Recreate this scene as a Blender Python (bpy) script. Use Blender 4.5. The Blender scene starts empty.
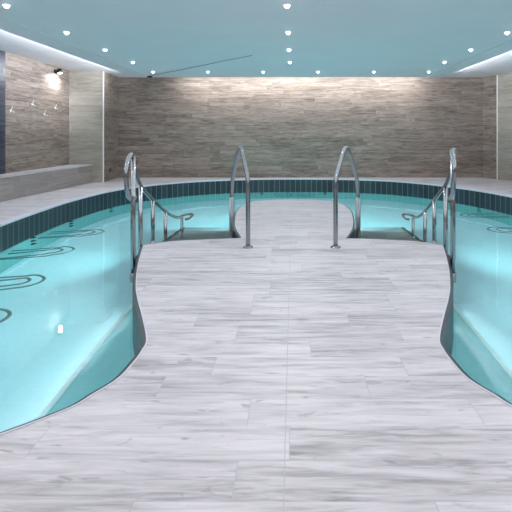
import bpy, bmesh, math, random
from mathutils import Vector, Matrix
random.seed(4)
S = bpy.context.scene
C = S.collection
F, XV, HZ, CH = 430.0, 293.0, 134.0, 1.1      # focal length (px), vanishing point, camera height
WZ = -0.32                                     # water level
PZ = -1.27                                     # pool bottom
CZ = 2.40                                      # underside of the blue ceiling
UZ = 2.53                                      # upper ceiling

# ------------------------------------------------------------------ node helpers
class NT:
    def __init__(s, name):
        s.m = bpy.data.materials.new(name); s.m.use_nodes = True
        s.t = s.m.node_tree; s.t.nodes.clear()
        s.out = s.t.nodes.new('ShaderNodeOutputMaterial')
    def n(s, typ, **kw):
        o = s.t.nodes.new(typ)
        for k, v in kw.items(): setattr(o, k, v)
        return o
    def put(s, sock, v):
        if hasattr(v, 'is_linked') or isinstance(v, bpy.types.NodeSocket): s.t.links.new(v, sock)
        elif v is not None: sock.default_value = v
    def math(s, op, a, b=None, c=None, clamp=False):
        o = s.n('ShaderNodeMath', operation=op); o.use_clamp = clamp
        s.put(o.inputs[0], a)
        if b is not None: s.put(o.inputs[1], b)
        if c is not None: s.put(o.inputs[2], c)
        return o.outputs[0]
    def vec(s, x, y, z=0.0):
        o = s.n('ShaderNodeCombineXYZ')
        for i, v in enumerate((x, y, z)): s.put(o.inputs[i], v)
        return o.outputs[0]
    def noise(s, v, scale=1.0, detail=4.0, rough=0.5, dist=0.0):
        o = s.n('ShaderNodeTexNoise'); s.put(o.inputs['Vector'], v)
        o.inputs['Scale'].default_value = scale; o.inputs['Detail'].default_value = detail
        o.inputs['Roughness'].default_value = rough; o.inputs['Distortion'].default_value = dist
        return o.outputs['Fac']
    def white(s, v):
        o = s.n('ShaderNodeTexWhiteNoise', noise_dimensions='3D'); s.put(o.inputs['Vector'], v)
        return o.outputs['Value']
    def ramp(s, f, stops):
        o = s.n('ShaderNodeValToRGB'); s.put(o.inputs['Fac'], f)
        e = o.color_ramp.elements
        while len(e) < len(stops): e.new(0.5)
        for el, (p, c) in zip(e, stops): el.position = p; el.color = (*c, 1)
        return o.outputs['Color']
    def mix(s, f, a, b):
        o = s.n('ShaderNodeMix', data_type='RGBA')
        s.put(o.inputs[0], f); s.put(o.inputs[6], a if not isinstance(a, tuple) else (*a, 1)); s.put(o.inputs[7], b if not isinstance(b, tuple) else (*b, 1))
        return o.outputs[2]
    def bump(s, h, strength=0.3, dist=0.01):
        o = s.n('ShaderNodeBump'); s.put(o.inputs['Height'], h)
        o.inputs['Strength'].default_value = strength; o.inputs['Distance'].default_value = dist
        return o.outputs['Normal']
    def principled(s, color, rough=0.5, metal=0.0, normal=None, spec=0.5, emit=None, estr=0.0):
        o = s.n('ShaderNodeBsdfPrincipled')
        s.put(o.inputs['Base Color'], (*color, 1) if isinstance(color, tuple) else color)
        s.put(o.inputs['Roughness'], rough); o.inputs['Metallic'].default_value = metal
        o.inputs['Specular IOR Level'].default_value = spec
        if normal is not None: s.put(o.inputs['Normal'], normal)
        if emit: o.inputs['Emission Color'].default_value = (*emit, 1); o.inputs['Emission Strength'].default_value = estr
        s.t.links.new(o.outputs[0], s.out.inputs[0]); return s.m

def uv(nt, kind):
    tc = nt.n('ShaderNodeTexCoord')
    sp = nt.n('ShaderNodeSeparateXYZ'); nt.t.links.new(tc.outputs['UV' if kind == 'uv' else 'Object'], sp.inputs[0])
    return sp.outputs[0], sp.outputs[1], tc.outputs['Object']

def simple(name, color, rough=0.5, metal=0.0, nscale=18.0, namp=0.06, spec=0.5):
    nt = NT(name); _, _, ob = uv(nt, 'obj')
    nz = nt.noise(ob, nscale, 3)
    lo = tuple(c*(1-namp) for c in color); hi = tuple(min(1, c*(1+namp)) for c in color)
    return nt.principled(nt.ramp(nz, [(0.3, lo), (0.7, hi)]), rough, metal, spec=spec)

def plank_mat(name, coord, row, length, stops, gu, gv, tone_w, grain_w, joint_col, jw, rough, bump=0.25, seam=None, v0=0.0, knots=None, rowjoint=0.35):
    nt = NT(name); u, v, ob = uv(nt, coord)
    vr = nt.math('DIVIDE', nt.math('ADD', v, v0), row)
    r = nt.math('FLOOR', vr); fv = nt.math('FRACT', vr)
    off = nt.white(nt.vec(r, 3.1, 0.7))
    ur = nt.math('ADD', nt.math('DIVIDE', u, length), nt.math('MULTIPLY', off, 7.0))
    p = nt.math('FLOOR', ur); fu = nt.math('FRACT', ur)
    tone = nt.white(nt.vec(r, p, 5.3))
    sh = nt.math('MULTIPLY', tone, 41.0)
    g1 = nt.noise(nt.vec(nt.math('ADD', nt.math('MULTIPLY', u, gu), sh), nt.math('MULTIPLY', v, gv), sh), 1.0, 6, 0.62, 0.9)
    g2 = nt.noise(nt.vec(nt.math('ADD', nt.math('MULTIPLY', u, gu*0.35), sh), nt.math('MULTIPLY', v, gv*0.30), sh), 1.0, 3, 0.5, 1.6)
    g = nt.math('ADD', nt.math('MULTIPLY', g1, 0.6), nt.math('MULTIPLY', g2, 0.4))
    f = nt.math('ADD', nt.math('MULTIPLY_ADD', nt.math('SUBTRACT', g, 0.5), grain_w, 0.5), nt.math('MULTIPLY', nt.math('SUBTRACT', tone, 0.5), tone_w), clamp=True)
    col = nt.ramp(f, stops)
    if knots:
        kn = nt.noise(nt.vec(nt.math('MULTIPLY', u, 9.0), nt.math('MULTIPLY', v, 26.0), sh), 1.0, 2, 0.5, 0.6)
        col = nt.mix(nt.math('MULTIPLY', nt.math('SMOOTH_MIN', nt.math('MULTIPLY', nt.math('SUBTRACT', kn, 0.655, clamp=True), 9.0), 1.0, 0.1), 0.65), col, knots)
    ju = nt.math('LESS_THAN', nt.math('MULTIPLY', nt.math('MINIMUM', fu, nt.math('SUBTRACT', 1.0, fu)), length), jw)
    jv = nt.math('MULTIPLY', nt.math('LESS_THAN', nt.math('MULTIPLY', nt.math('MINIMUM', fv, nt.math('SUBTRACT', 1.0, fv)), row), jw), rowjoint)
    j = nt.math('MAXIMUM', ju, jv)
    if seam is not None:
        j = nt.math('MAXIMUM', j, nt.math('LESS_THAN', nt.math('ABSOLUTE', nt.math('SUBTRACT', u, seam)), 0.0022))
    col = nt.mix(nt.math('MULTIPLY', j, 0.75), col, joint_col)
    h = nt.math('SUBTRACT', nt.math('ADD', nt.math('MULTIPLY', g1, 0.5), nt.math('MULTIPLY', tone, 0.6)), nt.math('MULTIPLY', j, 0.6))
    return nt.principled(col, rough, 0, nt.bump(h, bump, 0.01), spec=0.4)

def tile_mat(name, tw, th, base, var, grout, rough, gw=0.004, bump=0.4, v0=0.0):
    nt = NT(name); u, v, ob = uv(nt, 'uv')
    ur = nt.math('DIVIDE', u, tw); vr = nt.math('DIVIDE', nt.math('ADD', v, v0), th)
    fu = nt.math('FRACT', ur); fv = nt.math('FRACT', vr)
    t = nt.white(nt.vec(nt.math('FLOOR', ur), nt.math('FLOOR', vr), 2.2))
    col = nt.ramp(t, [(0.0, base), (1.0, var)])
    du = nt.math('MULTIPLY', nt.math('MINIMUM', fu, nt.math('SUBTRACT', 1.0, fu)), tw)
    dv = nt.math('MULTIPLY', nt.math('MINIMUM', fv, nt.math('SUBTRACT', 1.0, fv)), th)
    j = nt.math('LESS_THAN', nt.math('MINIMUM', du, dv), gw)
    col = nt.mix(j, col, grout)
    h = nt.math('SUBTRACT', nt.math('MULTIPLY', t, 0.3), j)
    return nt.principled(col, rough, 0, nt.bump(h, bump, 0.004))

M = {}
M['deck'] = plank_mat('deck wood-look tile', 'obj', 0.167, 0.90,
    [(0.0, (0.17, 0.158, 0.162)), (0.25, (0.36, 0.343, 0.355)), (0.45, (0.53, 0.51, 0.53)), (0.7, (0.65, 0.625, 0.65)), (1.0, (0.72, 0.695, 0.715))],
    3.4, 36.0, 0.22, 1.9, (0.42, 0.41, 0.44), 0.0018, 0.42, 0.12, seam=-0.028, v0=0.05, knots=(0.22, 0.21, 0.22), rowjoint=0.3)
M['step'] = plank_mat('step wood-look tile', 'obj', 0.105, 0.90,
    [(0.0, (0.15, 0.15, 0.16)), (0.5, (0.25, 0.25, 0.26)), (1.0, (0.36, 0.36, 0.37))],
    1.5, 26.0, 0.34, 1.4, (0.30, 0.29, 0.31), 0.002, 0.45, 0.12)
WST = [(0.0, (0.060, 0.042, 0.034)), (0.28, (0.137, 0.106, 0.088)), (0.55, (0.232, 0.190, 0.162)), (1.0, (0.345, 0.298, 0.265))]
M['wall'] = plank_mat('wall wood-look tile', 'uv', 0.10, 0.90, WST, 3.6, 34.0, 0.26, 2.3, (0.08, 0.07, 0.065), 0.0015, 0.5, 0.9, rowjoint=0.5, knots=(0.05, 0.04, 0.036))
WS2 = [(0.0, (0.12, 0.105, 0.09)), (0.30, (0.215, 0.196, 0.168)), (0.6, (0.285, 0.265, 0.228)), (1.0, (0.37, 0.347, 0.302))]
M['wall_pale'] = plank_mat('paler wall wood-look tile', 'uv', 0.15, 0.90, WS2, 3.0, 24.0, 0.25, 1.8, (0.16, 0.15, 0.13), 0.0015, 0.5, 0.4, rowjoint=0.5)
M['bench'] = plank_mat('bench wood-look tile', 'uv', 0.15, 0.90,
    [(0.0, (0.14, 0.125, 0.12)), (0.5, (0.25, 0.23, 0.22)), (1.0, (0.36, 0.335, 0.32))], 1.6, 22.0, 0.4, 1.3, (0.12, 0.11, 0.11), 0.002, 0.5, 0.3, rowjoint=0.5)
M['bench_top'] = plank_mat('bench slab tile', 'obj', 0.4, 0.9,
    [(0.0, (0.34, 0.33, 0.34)), (0.5, (0.48, 0.47, 0.49)), (1.0, (0.60, 0.59, 0.61))], 20.0, 1.5, 0.2, 1.0, (0.3, 0.3, 0.3), 0.001, 0.4, 0.1)
M['band'] = tile_mat('dark slate-blue upright pool tile', 0.13, 0.40, (0.005, 0.013, 0.021), (0.015, 0.030, 0.041), (0.12, 0.165, 0.185), 0.5, 0.006, 0.3)
M['navy'] = tile_mat('navy strip tile', 0.6, 0.05, (0.012, 0.016, 0.030), (0.040, 0.050, 0.078), (0.010, 0.012, 0.02), 0.3, 0.003, 0.5)
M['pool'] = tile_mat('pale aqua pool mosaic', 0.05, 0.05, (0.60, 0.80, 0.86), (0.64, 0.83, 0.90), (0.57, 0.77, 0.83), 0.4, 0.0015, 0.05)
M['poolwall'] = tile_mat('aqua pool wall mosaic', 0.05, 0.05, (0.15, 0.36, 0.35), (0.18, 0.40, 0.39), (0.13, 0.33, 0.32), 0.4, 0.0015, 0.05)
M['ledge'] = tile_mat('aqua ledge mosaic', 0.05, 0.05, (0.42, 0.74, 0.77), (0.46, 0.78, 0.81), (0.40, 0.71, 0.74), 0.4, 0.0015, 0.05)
M['nosing'] = simple('white nosing tile', (0.93, 0.94, 0.94), 0.35)
M['darknose'] = simple('dark step edge tile', (0.020, 0.038, 0.048), 0.4)
M['coping'] = simple('pale coping tile', (0.62, 0.61, 0.68), 0.4, nscale=9)
M['blue'] = simple('pale blue ceiling paint', (0.79, 0.82, 0.86), 0.7, nscale=2, namp=0.015)
M['white'] = simple('white ceiling paint', (0.80, 0.80, 0.83), 0.8, nscale=3, namp=0.02)
M['whitetrim'] = simple('white metal corner trim', (0.80, 0.79, 0.78), 0.35)
M['steel'] = simple('brushed stainless steel', (0.36, 0.37, 0.39), 0.22, 1.0, nscale=60, namp=0.05)
M['steel_dark'] = simple('wet stainless steel', (0.34, 0.37, 0.39), 0.35, 1.0, nscale=60, namp=0.05)
M['bar'] = simple('dark submerged steel', (0.17, 0.21, 0.22), 0.35, 0.5, nscale=60)
M['black'] = simple('black plastic', (0.012, 0.012, 0.014), 0.45)
M['cable'] = simple('grey cable sheath', (0.26, 0.33, 0.37), 0.6)
M['ring'] = simple('white lamp ring', (0.75, 0.77, 0.78), 0.4)
nt = NT('lamp lens'); M['lens'] = nt.principled((0.9, 0.9, 0.9), 0.4, emit=(0.92, 0.97, 1.0), estr=9.0)
nt = NT('pool water'); _, _, ob = uv(nt, 'obj')
w1 = nt.noise(ob, 1.3, 2, 0.5, 0.4); w2 = nt.noise(ob, 5.5, 2, 0.5, 0.3)
h = nt.math('ADD', w1, nt.math('MULTIPLY', w2, 0.16))
g = nt.n('ShaderNodeBsdfGlass'); g.inputs['IOR'].default_value = 1.333; g.inputs['Roughness'].default_value = 0.0
g.inputs['Color'].default_value = (0.93, 1.0, 1.0, 1)
nt.put(g.inputs['Normal'], nt.bump(h, 0.10, 0.05)); nt.t.links.new(g.outputs[0], nt.out.inputs[0]); M['water'] = nt.m

# ------------------------------------------------------------------ mesh helpers
def link(name, bm, mat, parent=None, smooth=False, kind=None):
    me = bpy.data.meshes.new(name)
    bm.normal_update()
    bm.to_mesh(me); bm.free()
    for m in (mat if isinstance(mat, (list, tuple)) else [mat]): me.materials.append(m)
    if smooth:
        for p in me.polygons: p.use_smooth = True
    o = bpy.data.objects.new(name, me); C.objects.link(o)
    if parent: o.parent = parent
    if kind: o['kind'] = kind
    return o
def tag(o, label, cat, group=None, kind=None):
    o['label'] = label; o['category'] = cat
    if group: o['group'] = group
    if kind: o['kind'] = kind
    return o
def thing(name, label, cat, loc=(0, 0, 0), group=None):
    o = bpy.data.objects.new(name, None); C.objects.link(o); o.location = loc
    return tag(o, label, cat, group)
def box(bm, x0, x1, y0, y1, z0, z1, mi=0, bev=0.0):
    vs = [bm.verts.new((x, y, z)) for x in (x0, x1) for y in (y0, y1) for z in (z0, z1)]
    fs = [bm.faces.new([vs[i] for i in q]) for q in ((0, 1, 3, 2), (4, 6, 7, 5), (0, 4, 5, 1), (2, 3, 7, 6), (0, 2, 6, 4), (1, 5, 7, 3))]
    for f in fs: f.material_index = mi
    if bev:
        es = list({e for f in fs for e in f.edges})
        bmesh.ops.bevel(bm, geom=es, offset=bev, segments=2, affect='EDGES', profile=0.7)
def catmull(pts, sub=8, closed=False):
    P = [Vector(p) for p in pts]; n = len(P); out = []
    for i in range(n if closed else n-1):
        p0 = P[(i-1) % n] if (closed or i > 0) else P[0]*2-P[1]
        p1, p2 = P[i], P[(i+1) % n]
        p3 = P[(i+2) % n] if (closed or i+2 < n) else P[-1]*2-P[-2]
        for k in range(sub):
            t = k/sub
            out.append(0.5*((2*p1)+(p2-p0)*t+(2*p0-5*p1+4*p2-p3)*t*t+(3*p1-p0-3*p2+p3)*t**3))
    if not closed: out.append(P[-1].copy())
    return out
def tube(bm, pts, r, seg=14, cap=True):
    pts = [Vector(p) for p in pts]
    T = [(pts[min(i+1, len(pts)-1)]-pts[max(i-1, 0)]).normalized() for i in range(len(pts))]
    up = Vector((0, 0, 1)) if abs(T[0].z) < 0.9 else Vector((1, 0, 0))
    N = (up-T[0]*up.dot(T[0])).normalized(); rings = []
    for i, p in enumerate(pts):
        if i:
            q = T[i-1].rotation_difference(T[i]); N = q @ N; N = (N-T[i]*N.dot(T[i])).normalized()
        B = T[i].cross(N); rr = r[i] if isinstance(r, list) else r
        rings.append([bm.verts.new(p+(N*math.cos(a)+B*math.sin(a))*rr) for a in [2*math.pi*k/seg for k in range(seg)]])
    for a, b in zip(rings, rings[1:]):
        for k in range(seg): bm.faces.new((a[k], a[(k+1) % seg], b[(k+1) % seg], b[k]))
    if cap: bm.faces.new(rings[0][::-1]); bm.faces.new(rings[-1])
def lathe(bm, prof, c=(0, 0, 0), seg=24, axis=None):
    M3 = Matrix.Identity(3) if axis is None else Vector((0, 0, 1)).rotation_difference(Vector(axis)).to_matrix()
    c = Vector(c); rings = []
    for r, z in prof:
        rings.append([bm.verts.new(c+M3 @ Vector((max(r, 1e-4)*math.cos(2*math.pi*k/seg), max(r, 1e-4)*math.sin(2*math.pi*k/seg), z))) for k in range(seg)])
    for a, b in zip(rings, rings[1:]):
        for k in range(seg): bm.faces.new((a[k], a[(k+1) % seg], b[(k+1) % seg], b[k]))
    bm.faces.new(rings[0][::-1]); bm.faces.new(rings[-1])
def area(name, loc, d, sx, sy, power, color=(1, 1, 1), shape='RECTANGLE', spread=math.pi, up=None):
    l = bpy.data.lights.new(name, 'AREA'); l.shape = shape; l.size = sx; l.size_y = sy; l.energy = power; l.color = color; l.spread = spread
    o = bpy.data.objects.new(name, l); C.objects.link(o); o.location = loc
    o.rotation_euler = Vector(d).to_track_quat('-Z', up or 'Y').to_euler(); return o
def sheet(name, plan, z0, z1, mat, kind='structure'):
    """vertical sheet following a plan polyline, with u = arc length, v = height"""
    bm = bmesh.new(); uvl = bm.loops.layers.uv.new('UVMap'); d = 0.0
    for a, b in zip(plan, plan[1:]):
        L = math.hypot(b[0]-a[0], b[1]-a[1])
        vs = [bm.verts.new((a[0], a[1], z0)), bm.verts.new((b[0], b[1], z0)), bm.verts.new((b[0], b[1], z1)), bm.verts.new((a[0], a[1], z1))]
        f = bm.faces.new(vs)
        for lp, (uu, vv) in zip(f.loops, ((d, z0), (d+L, z0), (d+L, z1), (d, z1))): lp[uvl].uv = (uu, vv+2.0)
        d += L
    bmesh.ops.remove_doubles(bm, verts=bm.verts, dist=1e-5)
    return link(name, bm, mat, kind=kind, smooth=len(plan) > 12)

# ------------------------------------------------------------------ pool outline
XC, TC = 0.0, 0.012
half = [(-0.915, 1.71), (-0.846, 1.82), (-0.79, 1.93), (-0.772, 2.06), (-0.770, 2.18), (-0.79, 2.31), (-0.92, 2.61), (-1.04, 2.87), (-1.146, 3.13), (-1.305, 3.61), (-1.486, 4.26)]
edge = [(-1.486, 4.26), (-1.25, 4.40), (-0.9, 4.48), (-0.55, 4.53)]
tng = [(-0.55, 4.53), (-0.665, 4.95), (-0.735, 5.34), (-0.785, 5.77), (-0.81, 6.1), (-0.80, 6.45), (-0.76, 6.76), (-0.62, 7.02), (-0.34, 7.17), (0.0, 7.22)]
V2 = lambda L: [(x, y, 0.0) for x, y in L]
mir = lambda L: [(2*XC-p[0], p[1], 0.0) for p in L][::-1]
nearL = [(-3.54, 5.2), (-3.50, 4.5), (-3.42, 3.6), (-3.15, 2.5), (-2.6, 1.75), (-1.95, 1.36), (-1.45, 1.36), (-1.15, 1.52), (-0.915, 1.71)]
pl = catmull(V2(nearL)[:-1] + V2(half), 6)
pe = catmull(V2(edge), 5)
pt = catmull([(p[0]+TC, p[1], 0) for p in tng] + [(TC-p[0], p[1], 0) for p in tng][::-1][1:], 6)
pt[0] = pe[-1].copy(); pt[-1] = Vector((2*XC-pe[-1].x, pe[-1].y, 0))
per = mir([tuple(p) for p in pe]); per = [Vector(p) for p in per]
nearR = [(0.935, 1.71), (1.17, 1.52), (1.47, 1.36), (2.0, 1.36), (2.7, 1.75), (3.3, 2.5), (3.65, 3.5), (3.82, 4.5), (3.90, 5.5), (3.93, 6.3), (3.92, 7.0), (3.84, 7.63)]
pr = catmull(mir(half) + V2(nearR)[1:], 6)
outer = [(3.84, 7.63), (3.66, 8.25), (3.34, 8.9), (2.85, 9.62), (2.12, 10.20), (1.1, 10.50), (0.0, 10.57), (-0.9, 10.50), (-1.96, 10.17), (-2.80, 9.56), (-3.32, 8.86), (-3.52, 8.3), (-3.63, 7.6), (-3.66, 6.86), (-3.63, 6.22), (-3.60, 5.77), (-3.54, 5.2)]
po = catmull(V2(outer), 7)
loop = pl[:-1] + pe[:-1] + pt[:-1] + per[:-1] + pr[:-1] + po[:-1]
# which vertices belong to the peninsula (narrow coping)
n_near = 6*8
tags = []
cl = []
for p in loop: cl.append((p.x, p.y))
NL = len(cl)
def poly_normal(i):
    a, b = Vector(cl[i-1]), Vector(cl[(i+1) % NL]); t = (b-a).normalized(); return Vector((t.y, -t.x))
# orientation
A2 = sum(cl[i][0]*cl[(i+1) % NL][1]-cl[(i+1) % NL][0]*cl[i][1] for i in range(NL))
SG = 1.0 if A2 > 0 else -1.0              # outward from the water = SG * normal
out_dir = [poly_normal(i)*SG for i in range(NL)]
def is_outer(p): return p[1] > 7.5 or abs(p[0]) > 2.5
ring = cl + [cl[0]]

# ------------------------------------------------------------------ setting
def filled(name, loops, z, mat, uvs=False):
    bm = bmesh.new(); es = []
    for L in loops:
        vs = [bm.verts.new((x, y, z)) for x, y in L]
        es += [bm.edges.new((vs[i], vs[(i+1) % len(vs)])) for i in range(len(vs))]
    bmesh.ops.triangle_fill(bm, edges=es, use_beauty=True, use_dissolve=False)
    for f in bm.faces:
        f.normal_update()
        if f.normal.z < 0: f.normal_flip()
    if uvs:
        ul = bm.loops.layers.uv.new('UVMap')
        for f in bm.faces:
            for lp in f.loops: lp[ul].uv = (lp.vert.co.x+10, lp.vert.co.y+10)
    return link(name, bm, mat, kind='structure')
WL, WR, YB, YF = -5.02, 5.20, 10.87, -3.0
room = [(WL, YF), (WR, YF), (WR, 9.92), (4.94, 10.40), (4.80, YB), (-4.40, YB), (-4.31, 9.78), (WL, 9.64)]
filled('floor', [room, cl], 0.0, M['deck'])
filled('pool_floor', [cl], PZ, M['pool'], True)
def rim(i):
    p = cl[i]
    if abs(p[0]) < 1.49 and 4.25 < p[1] < 4.56: return 0.001
    return 0.004 if is_outer(p) else 0.021
inner = [(cl[i][0]-out_dir[i].x*rim(i), cl[i][1]-out_dir[i].y*rim(i)) for i in range(NL)]; inner.append(inner[0])
sheet('pool_tile_band', inner, WZ-0.06, -0.004, M['band'])
bm = bmesh.new(); uvl = bm.loops.layers.uv.new('UVMap'); d = 0.0
for i in range(NL):
    j = (i+1) % NL; L = math.hypot(cl[j][0]-cl[i][0], cl[j][1]-cl[i][1])
    f = bm.faces.new([bm.verts.new((x, y, z)) for (x, y), z in ((inner[i], -0.004), (inner[j], -0.004), (cl[j], 0.001), (cl[i], 0.001))])
    for lp, q in zip(f.loops, ((d, 0.1), (d+L, 0.1), (d+L, 0.13), (d, 0.13))): lp[uvl].uv = q
    d += L
bmesh.ops.recalc_face_normals(bm, faces=bm.faces)
link('pool_tile_rim', bm, M['darknose'], kind='structure')
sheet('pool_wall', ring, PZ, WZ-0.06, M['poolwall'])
bm = bmesh.new(); prev = None; first = None
for i in range(NL):
    p = Vector(cl[i]); w = 0.085 if is_outer(cl[i]) else 0.007
    t = min(1, max(0, (abs(p.x)-1.2)/1.3)) if p.y < 3 else None
    if t is not None: w = 0.009+(0.085-0.009)*t
    o = out_dir[i]
    e_ = 0.006 if is_outer(cl[i]) else -0.001; a, b, c, d = p-o*e_, p-o*e_, p+o*w, p+o*w
    q = [bm.verts.new((a.x, a.y, -0.022)), bm.verts.new((b.x, b.y, 0.004)), bm.verts.new((c.x, c.y, 0.004)), bm.verts.new((d.x, d.y, -0.006))]
    if prev:
        for k in range(3): bm.faces.new((prev[k], prev[k+1], q[k+1], q[k]))
    else: first = q
    prev = q
for k in range(3): bm.faces.new((prev[k], prev[k+1], first[k+1], first[k]))
bmesh.ops.recalc_face_normals(bm, faces=bm.faces)
link('pool_coping', bm, M['coping'], kind='structure')
wat = filled('pool_water', [cl], WZ, M['water'])
tag(wat, 'clear turquoise water filling the horseshoe-shaped pool', 'water', kind='stuff')

# walls
sheet('wall_left', [(WL, YF), (WL, 9.64)], 0, UZ, M['wall'])
sheet('wall_left_return', [(WL, 9.64), (-4.31, 9.78)], 0, UZ, M['wall_pale'])
sheet('wall_back', [(-4.31, 9.78), (-4.40, YB), (4.80, YB), (4.94, 10.40)], 0, UZ, M['wall'])
sheet('wall_right_return', [(4.94, 10.40), (WR, 9.92)], 0, UZ, M['wall_pale'])
sheet('wall_right', [(WR, 9.92), (WR, YF)], 0, UZ, M['wall'])
sheet('wall_front', [(WR, YF), (WL, YF)], 0, UZ, M['wall'])
def stick(name, x, y, r, z0, z1, mat):
    bm = bmesh.new(); box(bm, x-r, x+r, y-r, y+r, z0, z1, bev=0.003); return link(name, bm, mat, kind='structure')
stick('trim_1', -4.31, 9.775, 0.011, 0, UZ, M['whitetrim'])
stick('trim_2', 4.94, 10.40, 0.011, 0, UZ, M['whitetrim'])
bm = bmesh.new(); uvl = bm.loops.layers.uv.new('UVMap'); box(bm, WL, WL+0.018, 4.6, 7.48, 0.40, UZ)
for f in bm.faces:
    for lp in f.loops: lp[uvl].uv = (lp.vert.co.y, lp.vert.co.z)
link('wall_left_tile_panel', bm, M['navy'], kind='structure')
# ceilings
bm = bmesh.new(); box(bm, WL, WR, YF, YB, UZ, UZ+0.08); link('ceiling_cove', bm, M['white'], kind='structure')
PX0, PX1, PYB = -3.60, 3.36, 9.80
bm = bmesh.new(); box(bm, PX0, PX1, YF, PYB, CZ, CZ+0.04)
box(bm, PX0, PX0+0.38, YF, PYB, CZ-0.012, CZ); box(bm, PX1-0.35, PX1, YF, PYB, CZ-0.012, CZ)
link('ceiling', bm, M['blue'], kind='structure')

# pool steps and ledges under water
RISE, TREAD, N = 0.13, 0.40, 7
for s in (-1, 1):
    bm = bmesh.new()
    for n in range(1, N+1):
        y0 = 4.20 if n == 1 else 4.36+TREAD*(n-1); y1 = 4.36+TREAD*n; z = -RISE*n
        xo = 1.50 if n == 1 else 1.70+0.02*n; xi = 0.60 if n < 6 else 0.70
        x0, x1 = sorted((XC+s*xo, XC+s*xi)); box(bm, x0, x1, y0, y1, PZ, z)
        x0, x1 = sorted((XC+s*(xo+0.012), XC+s*(xo-0.045))); box(bm, x0, x1, y0, y1+0.012, z-RISE, z+0.004, 1)
    link('pool_steps', bm, [M['step'], M['darknose']], kind='structure')
    bm = bmesh.new(); uvl = bm.loops.layers.uv.new('UVMap')
    vs = [(0.70, 1.45), (1.62, 1.45), (1.60, 4.36), (1.25, 4.36), (1.0, 3.0), (0.70, 2.3)]
    lo = [bm.verts.new((s*x, y, PZ)) for x, y in vs]; hi = [bm.verts.new((s*x, y, -1.08)) for x, y in vs]
    bm.faces.new(hi)
    for i in range(len(vs)): bm.faces.new((lo[i], lo[(i+1) % len(vs)], hi[(i+1) % len(vs)], hi[i]))
    bmesh.ops.recalc_face_normals(bm, faces=bm.faces)
    for f in bm.faces:
        for lp in f.loops: lp[uvl].uv = (lp.vert.co.x+10, lp.vert.co.y+10)
    x0, x1 = sorted((s*1.615, s*1.575)); box(bm, x0, x1, 1.45, 4.36, -1.085, -1.070, 1)
    link('pool_ledge', bm, [M['ledge'], M['nosing']], kind='structure')

# ------------------------------------------------------------------ handrails
R = 0.021
def outer_rail(s, label, lx, dz):
    q = lambda L: [(s*x+(0.075*max(0, y-4.5) if s < 0 else 0), y, z+(dz if y < 3.8 and z > 0.7 else 0)) for x, y, z in L]
    t = thing('stair_handrail', label, 'handrail', group='stair handrails with posts')
    path = [(-1.36, 3.70, 0.56), (lx-0.012, 3.56, 0.565), (lx, 3.46, 0.62), (lx, 3.43, 0.72), (lx-0.005, 3.44, 0.82), (lx-0.02, 3.53, 0.90), (-1.365, 3.64, 0.925), (-1.41, 3.78, 0.86),
            (-1.455, 3.97, 0.74), (-1.49, 4.20, 0.60), (-1.505, 4.45, 0.475), (-1.52, 4.72, 0.36), (-1.543, 5.2, 0.164), (-1.575, 5.65, 0.02), (-1.60, 6.0, -0.065), (-1.612, 6.22, -0.09), (-1.575, 6.36, -0.09), (-1.50, 6.37, -0.09), (-1.468, 6.27, -0.09), (-1.475, 6.12, -0.095), (-1.51, 6.05, -0.10)]
    bm = bmesh.new(); tube(bm, catmull(q(path), 7), 0.019); link('rail', bm, M['steel'], t, True)
    for (x, y, zt, zb) in [(-1.372, 3.69, 0.91, -0.165), (-1.497, 4.22, 0.585, -0.2), (-1.52, 4.66, 0.385, -0.13), (-1.543, 5.2, 0.155, -0.39), (-1.612, 6.24, -0.09, -0.65)]:
        bm = bmesh.new(); tube(bm, q([(x, y, zb), (x, y, zt)]), R); p = link('post', bm, M['steel'], t, True)
        bm = bmesh.new(); tube(bm, q([(x, y, zb), (x, y, zb+0.075)]), R+0.007)
        link('sleeve', bm, M['steel_dark'], p, True)
    # wall clamp of the first post
    bm = bmesh.new(); tube(bm, q([(-1.372, 3.69, -0.10), (-1.30, 3.66, -0.10)]), 0.014); link('wall_bracket', bm, M['steel_dark'], t, True)
    return t
outer_rail(1, 'curved steel stair handrail on the pool side nearer the long wall bench', -1.33, 0.0)
outer_rail(-1, 'curved steel stair handrail on the pool side away from the wall bench', -1.285, 0.04)
def hoop(s, label, dx):
    q = lambda L: [((s*x if s > 0 else 0.413+(-x-0.436)*1.27)+dx, y, z) for x, y, z in L]
    t = thing('grab_rail', label, 'grab rail', group='hoop grab rails')
    path = [(-0.436, 4.17, 0.0), (-0.436, 4.17, 0.35), (-0.436, 4.17, 0.60), (-0.448, 4.20, 0.70), (-0.487, 4.295, 0.83), (-0.510, 4.35, 0.91), (-0.534, 4.405, 0.955), (-0.566, 4.48, 0.93),
            (-0.607, 4.58, 0.81), (-0.650, 4.68, 0.66), (-0.668, 4.73, 0.55), (-0.676, 4.75, 0.40), (-0.676, 4.75, 0.10), (-0.676, 4.75, -0.16)]
    bm = bmesh.new(); tube(bm, catmull(q(path), 7), 0.022); link('rail', bm, M['steel'], t, True)
    c = q([(-0.436, 4.17, 0.0)])[0]
    bm = bmesh.new(); lathe(bm, [(0.05, 0.0), (0.05, 0.006), (0.043, 0.011), (0.026, 0.014), (0.026, 0.02)], c); link('flange', bm, M['steel'], t, True)
    c2 = q([(-0.676, 4.75, -0.16)])[0]
    bm = bmesh.new(); tube(bm, [(c2[0], c2[1], -0.16), (c2[0], c2[1], 0.40)], 0.029); link('sleeve', bm, M['steel_dark'], t, True)
    return t
hoop(1, 'tall steel hoop grab rail at the walkway edge nearer the wall bench', 0.0)
hoop(-1, 'tall steel hoop grab rail at the walkway edge away from the wall bench', 0.0)

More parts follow.
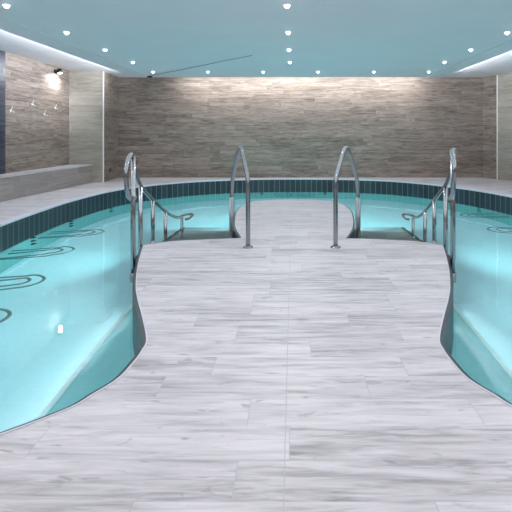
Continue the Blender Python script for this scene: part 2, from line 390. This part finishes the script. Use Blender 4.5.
# ------------------------------------------------------------------ underwater rails and jets
def wall_at(ang):  # nearest outline point in a direction from the pool centre
    best = None
    for i, (x, y) in enumerate(cl):
        if not is_outer((x, y)): continue
        a = math.atan2(y-6.2, x)
        d = abs((a-ang+math.pi) % (2*math.pi)-math.pi)
        if best is None or d < best[0]: best = (d, i)
    i = best[1]; return Vector((cl[i][0], cl[i][1], 0)), Vector((out_dir[i].x, out_dir[i].y, 0))
def surf(px, py, z=WZ):
    y = (CH-z)*F/(py-HZ); return Vector(((px-XV)*y/F, y, z))
def refr(px, py, z):
    p = surf(px, py); h = Vector((p.x, p.y, 0)); d = h.length; n = h/d
    si = d/math.hypot(d, CH-WZ)/1.333; tn = si/math.sqrt(1-si*si)
    return Vector((p.x, p.y, 0))+n*(WZ-z)*tn
def arm(label, px, py):
    tip = refr(px, py, -0.46)
    # nearest wall point
    k = min(range(NL), key=lambda i: (Vector((cl[i][0], cl[i][1], 0))-tip).length if is_outer(cl[i]) else 99)
    w = Vector((cl[k][0], cl[k][1], 0)); d = (w-tip); L = d.length; d.normalize()
    sd = Vector((-d.y, d.x, 0))
    t = thing('underwater_grab_bar', label, 'grab bar', group='looped grab bars under the water')
    for (w_, b, z0, z1, nm) in ((0.19, 0.0, -0.46, -0.60, 'bar'), (0.10, 0.13, -0.46, -0.64, 'bar')):
        pts = []
        for s_, f_ in ((-1, 1.0), (-1, 0.55), (-1, 0.30)): pts.append(tip+d*(b+(L-b)*f_)+sd*s_*w_+Vector((0, 0, z1+(z0-z1)*(1-f_))))
        for a in range(-80, 81, 20):
            ra = math.radians(a); pts.append(tip+d*(b+w_*1.1*(1-math.cos(ra)))+sd*w_*math.sin(ra)+Vector((0, 0, z0)))
        for s_, f_ in ((1, 0.30), (1, 0.55), (1, 1.0)): pts.append(tip+d*(b+(L-b)*f_)+sd*s_*w_+Vector((0, 0, z1+(z0-z1)*(1-f_))))
        bm = bmesh.new(); tube(bm, catmull(pts, 3), 0.0165, 10); link(nm, bm, M['bar'], t, True)
LB = ['looped underwater grab bar %s' % s for s in (
    'nearest the camera on the bench side of the pool', 'second from the camera on the bench side of the pool', 'third from the camera on the bench side of the pool',
    'fourth from the camera on the bench side of the pool', 'under the back tile band, nearer the wall bench', 'under the back tile band, away from the wall bench',
    'farther along the pool side away from the wall bench', 'nearer the camera on the pool side away from the wall bench')]
for lb, (px, py) in zip(LB, [(8, 317), (42, 281), (73, 250), (103, 232), (284, 196.5), (307, 196.5), (463, 216), (489, 230)]): arm(lb, px, py)
def jet(label, px, py):
    # wall point straight behind the water-line pixel
    p = surf(px, py)
    k = min(range(NL), key=lambda i: abs(math.atan2(cl[i][0], cl[i][1])-math.atan2(p.x, p.y)) if is_outer(cl[i]) and cl[i][1] > 4 else 99)
    w = Vector((cl[k][0], cl[k][1], 0)); n = -Vector((out_dir[k].x, out_dir[k].y, 0))
    t = thing('massage_jet', label, 'pool jet', (w.x, w.y, WZ), group='massage jets in the pool wall')
    for dz in (-0.075, -0.26, -0.44):
        bm = bmesh.new(); lathe(bm, [(0.045, -0.004), (0.045, 0.012), (0.038, 0.03), (0.022, 0.045), (0.010, 0.03)], (0, 0, dz), 16, n)
        link('nozzle', bm, M['black'], t, True)
jets = [('massage jet in the tiled wall nearest the camera, bench side', 33, 240), ('massage jet on the bench side, second from the camera', 69, 226.5),
        ('massage jet on the bench side, third from the camera', 110, 213), ('massage jet under the back tile band, nearer the wall bench', 263.4, 193.3),
        ('massage jet under the back tile band, away from the wall bench', 327, 193.3), ('massage jet on the pool side away from the wall bench', 481, 209)]
for j in jets: jet(*j)

# ------------------------------------------------------------------ bench, hooks, lamp, small fittings
t = thing('wall_bench', 'long low tiled ledge bench against the side wall', 'bench', (0, 0, 0))
BX = [(-4.76, 3.0), (-4.74, 7.0), (-4.62, 8.8), (-4.55, 9.72)]
bm = bmesh.new(); uvl = bm.loops.layers.uv.new('UVMap')
def prism(bm, plan_front, xb, z0, z1, ov=0.0):
    d = 0
    for a, b in zip(plan_front, plan_front[1:]):
        ax, bx = a[0]+ov, b[0]+ov
        v = [bm.verts.new(c) for c in ((ax, a[1], z0), (bx, b[1], z0), (bx, b[1], z1), (ax, a[1], z1), (xb, a[1], z0), (xb, b[1], z0), (xb, b[1], z1), (xb, a[1], z1))]
        for q in ((0, 1, 2, 3), (3, 2, 6, 7), (4, 7, 6, 5), (0, 3, 7, 4), (1, 5, 6, 2), (0, 4, 5, 1)):
            f = bm.faces.new([v[i] for i in q])
            if bm.loops.layers.uv.active:
                for lp in f.loops: lp[bm.loops.layers.uv.active].uv = (lp.vert.co.y, lp.vert.co.z+0.04)
prism(bm, BX, WL+0.001, 0.0, 0.385); bmesh.ops.recalc_face_normals(bm, faces=bm.faces); link('base', bm, M['bench'], t)
bm = bmesh.new(); prism(bm, BX, WL+0.001, 0.386, 0.412, 0.012); bmesh.ops.recalc_face_normals(bm, faces=bm.faces); link('seat', bm, M['bench_top'], t)
def wallpt(px, py, x=WL):
    y = F*x/(px-XV); return Vector((x, y, CH-(py-HZ)*y/F))
hk = [('coat hook on the side wall nearest the navy tile panel', 10.3, 110.5), ('topmost coat hook on the side wall', 31.7, 104.2),
      ('lowest coat hook on the side wall above the bench', 43.8, 114), ('coat hook on the side wall nearest the wall lamp', 54.7, 107.8)]
for lb, px, py in hk:
    p = wallpt(px, py); t = thing('coat_hook', 'small pale three-pronged '+lb, 'hook', p, 'coat hooks over the bench')
    bm = bmesh.new(); lathe(bm, [(0.018, 0.0), (0.018, 0.006), (0.012, 0.012)], (0, 0, 0), 14, (1, 0, 0)); link('plate', bm, M['whitetrim'], t, True)
    for a in (90, 205, 335):
        ra = math.radians(a); dy, dz = math.cos(ra), math.sin(ra)
        bm = bmesh.new(); tube(bm, catmull([(0.004, 0, 0), (0.022, dy*0.02, dz*0.02), (0.03, dy*0.045, dz*0.05), (0.04, dy*0.06, dz*0.07)], 3), 0.006, 8); link('prong', bm, M['whitetrim'], t, True)
p = wallpt(55, 71.5)
t = thing('wall_spotlight', 'small lit black wall spotlight high on the side wall', 'wall lamp', p)
bm = bmesh.new(); box(bm, 0, 0.02, -0.04, 0.04, -0.035, 0.035, bev=0.004); link('back_plate', bm, M['black'], t)
bm = bmesh.new(); tube(bm, [(0.015, 0, 0.0), (0.07, 0, 0.015)], 0.012, 10); link('arm', bm, M['black'], t, True)
dn = Vector((0.30, -0.15, -1)).normalized()
bm = bmesh.new(); lathe(bm, [(0.028, -0.05), (0.045, -0.04), (0.05, 0.03), (0.05, 0.045), (0.042, 0.045)], (0.095, 0, 0.01), 20, dn); link('lamp_head', bm, M['black'], t, True)
bm = bmesh.new(); lathe(bm, [(0.040, 0.045), (0.041, 0.052), (0.01, 0.056)], (0.095, 0, 0.01), 20, dn); link('lens', bm, M['lens'], t, True)
def spot(name, loc, d, size, blend, power, r=0.03, col=(1, 1, 1)):
    l = bpy.data.lights.new(name, 'SPOT'); l.spot_size = math.radians(size); l.spot_blend = blend; l.energy = power; l.shadow_soft_size = r; l.color = col
    o = bpy.data.objects.new(name, l); C.objects.link(o); o.location = loc; o.rotation_euler = Vector(d).to_track_quat('-Z', 'Y').to_euler()
spot('wall_spot_down', p+Vector((0.115, 0, -0.06)), (-0.35, -0.05, -1), 165, 1.0, 45)
spot('wall_spot_up', p+Vector((0.10, 0, 0.03)), (-0.5, 0, 1), 165, 1.0, 22)
# small dark outlet on the return wall, junction box and cable below the ceiling
y = 10.2; x = (110-XV)*y/F; z = CH-(170.3-HZ)*y/F
t = thing('wall_outlet', 'small dark round outlet low on the wall beside the white corner trim', 'outlet', (x+0.0, y, z))
bm = bmesh.new(); lathe(bm, [(0.05, -0.02), (0.05, 0.012), (0.042, 0.018)], (0, 0, 0), 20, (1, 0, 0)); link('cover', bm, M['black'], t, True)
bm = bmesh.new(); tube(bm, [(0.01, 0.01, 0.015), (0.05, 0.03, 0.015), (0.055, 0.03, -0.04)], 0.012, 8); link('spout', bm, M['steel'], t, True)
a = Vector(((149.5-XV)*9.6/F, 9.6, CZ-0.02)); b = Vector(((252-XV)*7.07/F, 7.07, CZ-0.006))
bm = bmesh.new(); box(bm, a.x-0.05, a.x+0.05, 9.57, 9.65, CZ-0.035, CZ, bev=0.006)
tag(link('junction_box', bm, M['black']), 'tiny black junction box at the back corner of the blue ceiling', 'junction box')
pts = [a+Vector((0.03, 0, 0.012))] + [a.lerp(b, k/12)+Vector((0, 0.012*math.sin(k*1.9), 0.012*(1-k/12))) for k in range(1, 12)] + [b]
bm = bmesh.new(); tube(bm, catmull(pts, 3), 0.005, 8)
tag(link('ceiling_cable', bm, M['cable'], smooth=True), 'thin grey cable running slantwise across the blue ceiling', 'cable')

# ------------------------------------------------------------------ ceiling downlights
def downlight(x, y, label, watt):
    t = thing('ceiling_downlight', label, 'ceiling light', (x, y, CZ), 'recessed ceiling downlights')
    bm = bmesh.new(); lathe(bm, [(0.042, 0.0), (0.042, -0.004), (0.038, -0.007), (0.032, -0.004), (0.032, 0.0)], seg=24); link('ring', bm, M['ring'], t, True)
    bm = bmesh.new(); lathe(bm, [(0.026, -0.002), (0.0255, -0.010), (0.023, -0.020), (0.018, -0.028), (0.010, -0.033), (0.003, -0.0345)], seg=24); link('lens', bm, M['lens'], t, True)
LP = 9.5
LC = (0.985, 0.97, 1.0)
rows = [4.33, 5.48, 6.60, 7.75]
od = ['nearest the camera', 'second from the camera', 'third from the camera', 'fourth from the camera']
for nm, xs in (('in the row over the bench-side pool', -2.885), ('in the middle row over the walkway', -0.06), ('over the pool side away from the bench', 2.73)):
    for k, yy in enumerate(rows): downlight(xs, yy, 'small round ceiling downlight %s, %s' % (nm, od[k]), 0)
bx = [-2.91, -1.77, -0.62, 0.52, 1.68, 2.82]
bo = ['first from the wall-bench side', 'second from the wall-bench side', 'third from the wall-bench side', 'third from the other side', 'second from the other side', 'first from the other side']
for xx, o_ in zip(bx, bo): downlight(xx, 8.94, 'small round ceiling downlight in the row along the back wall, '+o_, 0)
for xs in (-2.885, -0.06, 2.73):
    for yy in rows+[3.2, 2.08, 0.96, -0.2, -1.4]: area('downlight', (xs, yy, CZ-0.043), (0, 0, -1), 0.08, 0.08, LP if yy < 5 else LP*0.62, LC, 'DISK')
for xx in bx: area('downlight', (xx, 8.94, CZ-0.043), (0, 0, -1), 0.08, 0.08, LP*0.5, LC, 'DISK')

# cove strips above the ceiling edge, wall washer at the back
area('cove_strip', (PX0+0.02, (YF+PYB)/2, CZ+0.06), (-1, 0, 0.45), PYB-YF, 0.02, 270, (0.93, 0.94, 1.0), up='Y')
area('cove_strip', (PX1-0.02, (YF+PYB)/2, CZ+0.06), (1, 0, 0.45), PYB-YF, 0.02, 270, (0.93, 0.94, 1.0), up='Y')
area('back_strip', (0.25, 10.27, UZ-0.012), (0, 0.97, -0.26), 6.0, 0.02, 84, (1.0, 0.985, 0.98), up='Y')

# underwater fill lights, added unseen in place of room light coming through the surface
UC = (0.43, 0.93, 0.98); UP = 7.0
for s in (-1, 1):
    for (x, y, dx, dy, e) in ((-2.9, 2.12, 0.5, 1, UP*0.2), (-2.2, 1.48, 0.1, 1, UP*0.16), (-1.5, 1.42, -0.1, 1, UP*0.4), (-1.06, 2.80, -1, -0.2, UP*0.22), (-1.24, 3.30, -1, 0.2, UP*0.7), (-1.52, 4.15, -1, 0.2, UP*0.8), (-1.86, 5.6, -1, 0.1, UP*2.3),
                              (-0.78, 6.95, -1, 0.6, UP*3.0), (-0.30, 7.27, -0.3, 1, UP*3.0), (-3.3, 3.2, 0.8, 0.6, UP*0.5)):
        area('underwater_fill', (x if s == 1 else -x+(0.25 if x < -2.5 else 0), y, -0.5), (s*dx, dy, 0.0), 0.2, 0.2, e, UC, 'DISK', math.radians(130))
    area('ledge_strip', (s*1.63, 2.9, -1.13), (s, 0, -0.1), 2.8, 0.02, 3.0, (0.85, 1, 1), up='Y')

# ------------------------------------------------------------------ world, camera, view
w = bpy.data.worlds.new('World'); S.world = w; w.use_nodes = True
w.node_tree.nodes['Background'].inputs[0].default_value = (0.8, 0.85, 0.9, 1); w.node_tree.nodes['Background'].inputs[1].default_value = 0.3
cam = bpy.data.cameras.new('camera'); co = bpy.data.objects.new('camera', cam); C.objects.link(co)
co.location = (0, 0, CH); co.rotation_euler = (math.pi/2, 0, 0)
cam.sensor_width = 36; cam.lens = F/512*36; cam.shift_x = -(XV-256)/512; cam.shift_y = -(256-HZ)/512; cam.clip_start = 0.05
S.camera = co
S.view_settings.view_transform = 'Standard'; S.view_settings.look = 'None'; S.view_settings.gamma = 1; S.view_settings.use_curve_mapping = False
S.view_settings.exposure = 0.0
S.cycles.max_bounces = 12; S.cycles.diffuse_bounces = 6; S.cycles.transmission_bounces = 8
